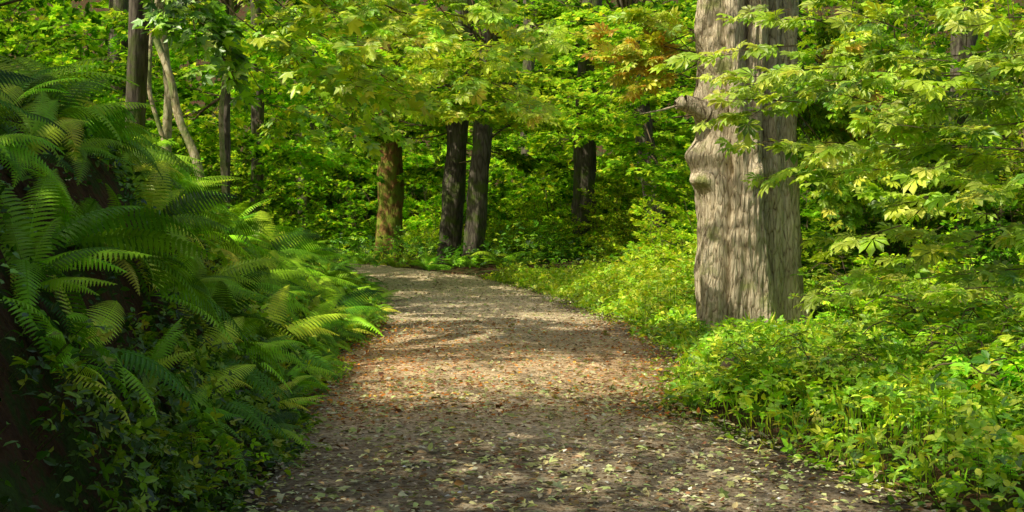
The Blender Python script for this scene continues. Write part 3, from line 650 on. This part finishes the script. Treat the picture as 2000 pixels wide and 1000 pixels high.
cover("ivy_cover","dark ivy and herb leaves covering the steep bank",13000,samp_left(4.5,20,3.2),lambda x,y:hL(x,y)*.6,T_OV,.055,P_DK,M_IVY)
cover("undergrowth","mixed shaded herbs clothing the foot of the bank",2600,samp_left(6,13,.7),lambda x,y:hL(x,y)*1.7,T_TRI,.09,P_MID)
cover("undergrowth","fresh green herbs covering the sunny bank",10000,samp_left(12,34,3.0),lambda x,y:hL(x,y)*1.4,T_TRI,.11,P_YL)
def verge(n):
    y=rng.uniform(6,36,n)**1.0; left=rng.random(n)<.5
    x=np.where(left,Lx(y)+np.abs(rng.normal(0,.16,n))-.1,Rx(y)-np.abs(rng.normal(0,.24,n))+.1); return x,y
cover("undergrowth","sparse low weeds creeping on the path edge",3200,verge,lambda x,y:.04+0*x,T_OV,.055,P_LT)
n=5000; yy=8+26*rng.random(n)**1.1; xx=Rx(yy)+rng.random(n)**1.3*4-.0
mb=MB(); bl=tmpl([(-.012,0,0),(.012,0,0),(.008,.6,.08),(0,1,.0)],[(0,1,2,3)])
D=np.stack([rng.normal(0,.35,n),rng.normal(0,.35,n),np.ones(n)],1)
mb.inst(bl,np.stack([xx,yy,H(xx,yy)],1),frames(D,rng.normal(0,1,(n,3))),rng.uniform(.12,.45,n)*np.clip((xx-Rx(yy)+.3),.25,1),palette(n,[G_LT,G_YL,G_Y],[5,4,.6]))
stuff("grass","thin green grass blades along the verge",mb.mesh("grass",[M_HERB]),"grass")

def bramble(seed,h=.75,w=.6,nc=11):
    r=np.random.default_rng(seed); lf=MB();wd=MB()
    for k in range(nc):
        az=r.uniform(0,6.28); L=r.uniform(.6,1.1); hh=h*r.uniform(.6,1.1); ts=np.linspace(0,1,10)
        C=np.stack([np.cos(az)*w*L*ts**1.1,np.sin(az)*w*L*ts**1.1,hh*(1-(1-ts*1.35)**2)],1)+r.normal(0,.01,(10,3))
        tubes(wd,C[:-1],C[1:],.005,.004,4,col=(.1,.07,.03))
        m=20; i=r.integers(1,10,m); O=C[i]; az2=r.uniform(0,6.28,m); D=np.stack([np.cos(az2),np.sin(az2),r.uniform(-.1,.5,m)],1)
        P=O+D*.05; U=UP+r.normal(0,.35,(m,3))
        tubes(wd,O,P,.002,.002,3); lf.inst(T_TRI if k%2 else T_PIN,P,frames(D-UP*.15,U),r.uniform(.11,.19,m),palette(m,*P_LT,r=r))
    return [("foliage",lf.mesh("foliage",[M_HERB])),("canes",wd.mesh("canes",[M_TWIG,M_TWIG]))]
BR=[bramble(i+20,h=.5+.12*i) for i in range(4)]
for k in range(108):
    y=8.2+13*rng.random()**1.0; u=.4+rng.random()*4.6
    if k>90: y=rng.uniform(20,32); u=.5+rng.random()*3
    if k>104: y,u=[(11.9,.75),(12.3,.95),(12.2,.6)][k-105]
    x=float(Rx(y))+u
    if (x-3.24)**2+(y-19.3)**2<1.2: continue
    s_=rng.uniform(.6,1.2)*min(1.1,.45+.28*u)
    if 14<y<19.5 and x<4.2: s_*=.6
    thing("bramble_bush","sunlit bramble with arching canes and toothed green leaves","shrub",BR[int(rng.integers(4))],loc=(x,y,float(H(x,y))-.03),rot=(0,0,rng.uniform(0,6.28)),sc=s_,group="brambles along the verge")
for k in range(8):
    y=rng.uniform(11,30) if k>1 else 7.5+k; x=float(Lx(y))-rng.uniform(.1,.6)
    thing("bramble_bush","bramble trailing over the bank","shrub",BR[int(rng.integers(4))],loc=(x,y,float(H(x,y))-.03),rot=(0,.5,rng.uniform(0,6.28)),sc=rng.uniform(.45,.7),group="brambles along the verge")

# ---------------------------------------------------------------- leaf litter
def litter(name,label,n,xf,sc,pal,T):
    x,y=xf(n); z=H(x,y)+.026+.01*rng.random(n)
    s_=(x-Lx(y))/(Rx(y)-Lx(y)); z=np.where((s_>0)&(s_<1),z+.03*(1-(2*s_-1)**2),z+.02)
    D=rng.normal(0,1,(n,3))*np.array([1,1,.12]); U=UP+rng.normal(0,.28,(n,3))
    mb=MB(); mb.inst(T,np.stack([x,y,z],1),frames(D,U),sc*rng.uniform(.4,1.2,n),palette(n,*pal,jit=.25)); stuff(name,label,mb.mesh(name,[M_LIT]),"leaves")
def onp(n):
    y=6+32*rng.random(n)**1.25; s_=rng.random(n)*1.06-.03; return Lx(y)+(Rx(y)-Lx(y))*s_,y
def fgp(n):
    y=6+8*rng.random(n); s_=rng.random(n)*1.06-.03; return Lx(y)+(Rx(y)-Lx(y))*s_,y
def edg(n):
    y=11+11*rng.random(n); s_=np.where(rng.random(n)<.55,rng.beta(1.1,4,n),np.where(rng.random(n)<.55,1-rng.beta(1.1,4.5,n),rng.random(n))); return Lx(y)-.1+(Rx(y)-Lx(y)+.2)*s_,y
litter("fallen_leaves","dry pale leaf fragments strewn over the path",21000,onp,.042,([(.66,.60,.36),(.5,.53,.22),(.76,.67,.46),(.2,.12,.06),(.36,.22,.11)],[4,4,4,3,3]),T_RH)
litter("fallen_leaves","pale greenish fallen leaves lying on the path",2400,onp,.065,([(.58,.58,.26),(.45,.54,.17),(.66,.56,.32),(.24,.15,.07)],[4,4,2,1.5]),T_ML)
litter("fallen_leaves","small yellow-green fallen leaf pieces on the shaded path",3400,fgp,.06,([(.55,.62,.22),(.68,.66,.28),(.6,.46,.22),(.3,.17,.07)],[4,3,2,2]),T_OV)
litter("fallen_leaves","orange and rust coloured fallen leaves on the path",5200,edg,.05,([(.78,.34,.06),(.66,.24,.05),(.48,.21,.08),(.82,.5,.1)],[4,3,4,2]),T_OV)
litter("fallen_leaves","few yellow fallen leaves on the path",14,onp,.07,([(.7,.62,.06)],[1]),T_ML)

# stump
sx,sy=2.0,12.95; sz=float(H(sx,sy))
tm=trunk_mesh("tree_stump",[(0,0,-.05),(.01,0,.1),(.03,-.01,.24),(.05,0,.34)],[.17,.15,.13,.09],M_STUMP,ns=40,nr=30,amp=.10,flare=.3,seed=5,fl_h=.08)
single("tree_stump","small dark rotten stump among the brambles","stump",tm,loc=(sx,sy,sz))

# ---------------------------------------------------------------- light, world, camera
el=math.asin(SUN[2]); azm=math.atan2(SUN[0],SUN[1])
w=bpy.data.worlds.new("World"); scene.world=w; w.use_nodes=True; N=w.node_tree.nodes; N.clear()
sky=N.new("ShaderNodeTexSky"); sky.sky_type='NISHITA'; sky.sun_disc=False; sky.sun_elevation=el; sky.sun_rotation=azm; sky.dust_density=5.; sky.air_density=1.0; sky.ozone_density=.4
bg=N.new("ShaderNodeBackground"); bg.inputs[1].default_value=.15; wo=N.new("ShaderNodeOutputWorld")
w.node_tree.links.new(sky.outputs[0],bg.inputs[0]); w.node_tree.links.new(bg.outputs[0],wo.inputs[0])
ld=bpy.data.lights.new("sun",'SUN'); ld.energy=5; ld.angle=math.radians(.55); ld.color=(1,.94,.80)
lo=bpy.data.objects.new("sun",ld); COL.objects.link(lo); lo.rotation_euler=Vector(-SUN).to_track_quat('-Z','Y').to_euler()
cd=bpy.data.cameras.new("camera"); cd.lens=50; cd.sensor_width=36; cd.clip_end=600
cam=bpy.data.objects.new("camera",cd); COL.objects.link(cam); cam.location=(0,0,1.6); cam.rotation_euler=(math.radians(90-1.44),0,0)
scene.camera=cam
scene.view_settings.view_transform='Standard'; scene.view_settings.look='None'; scene.view_settings.exposure=0
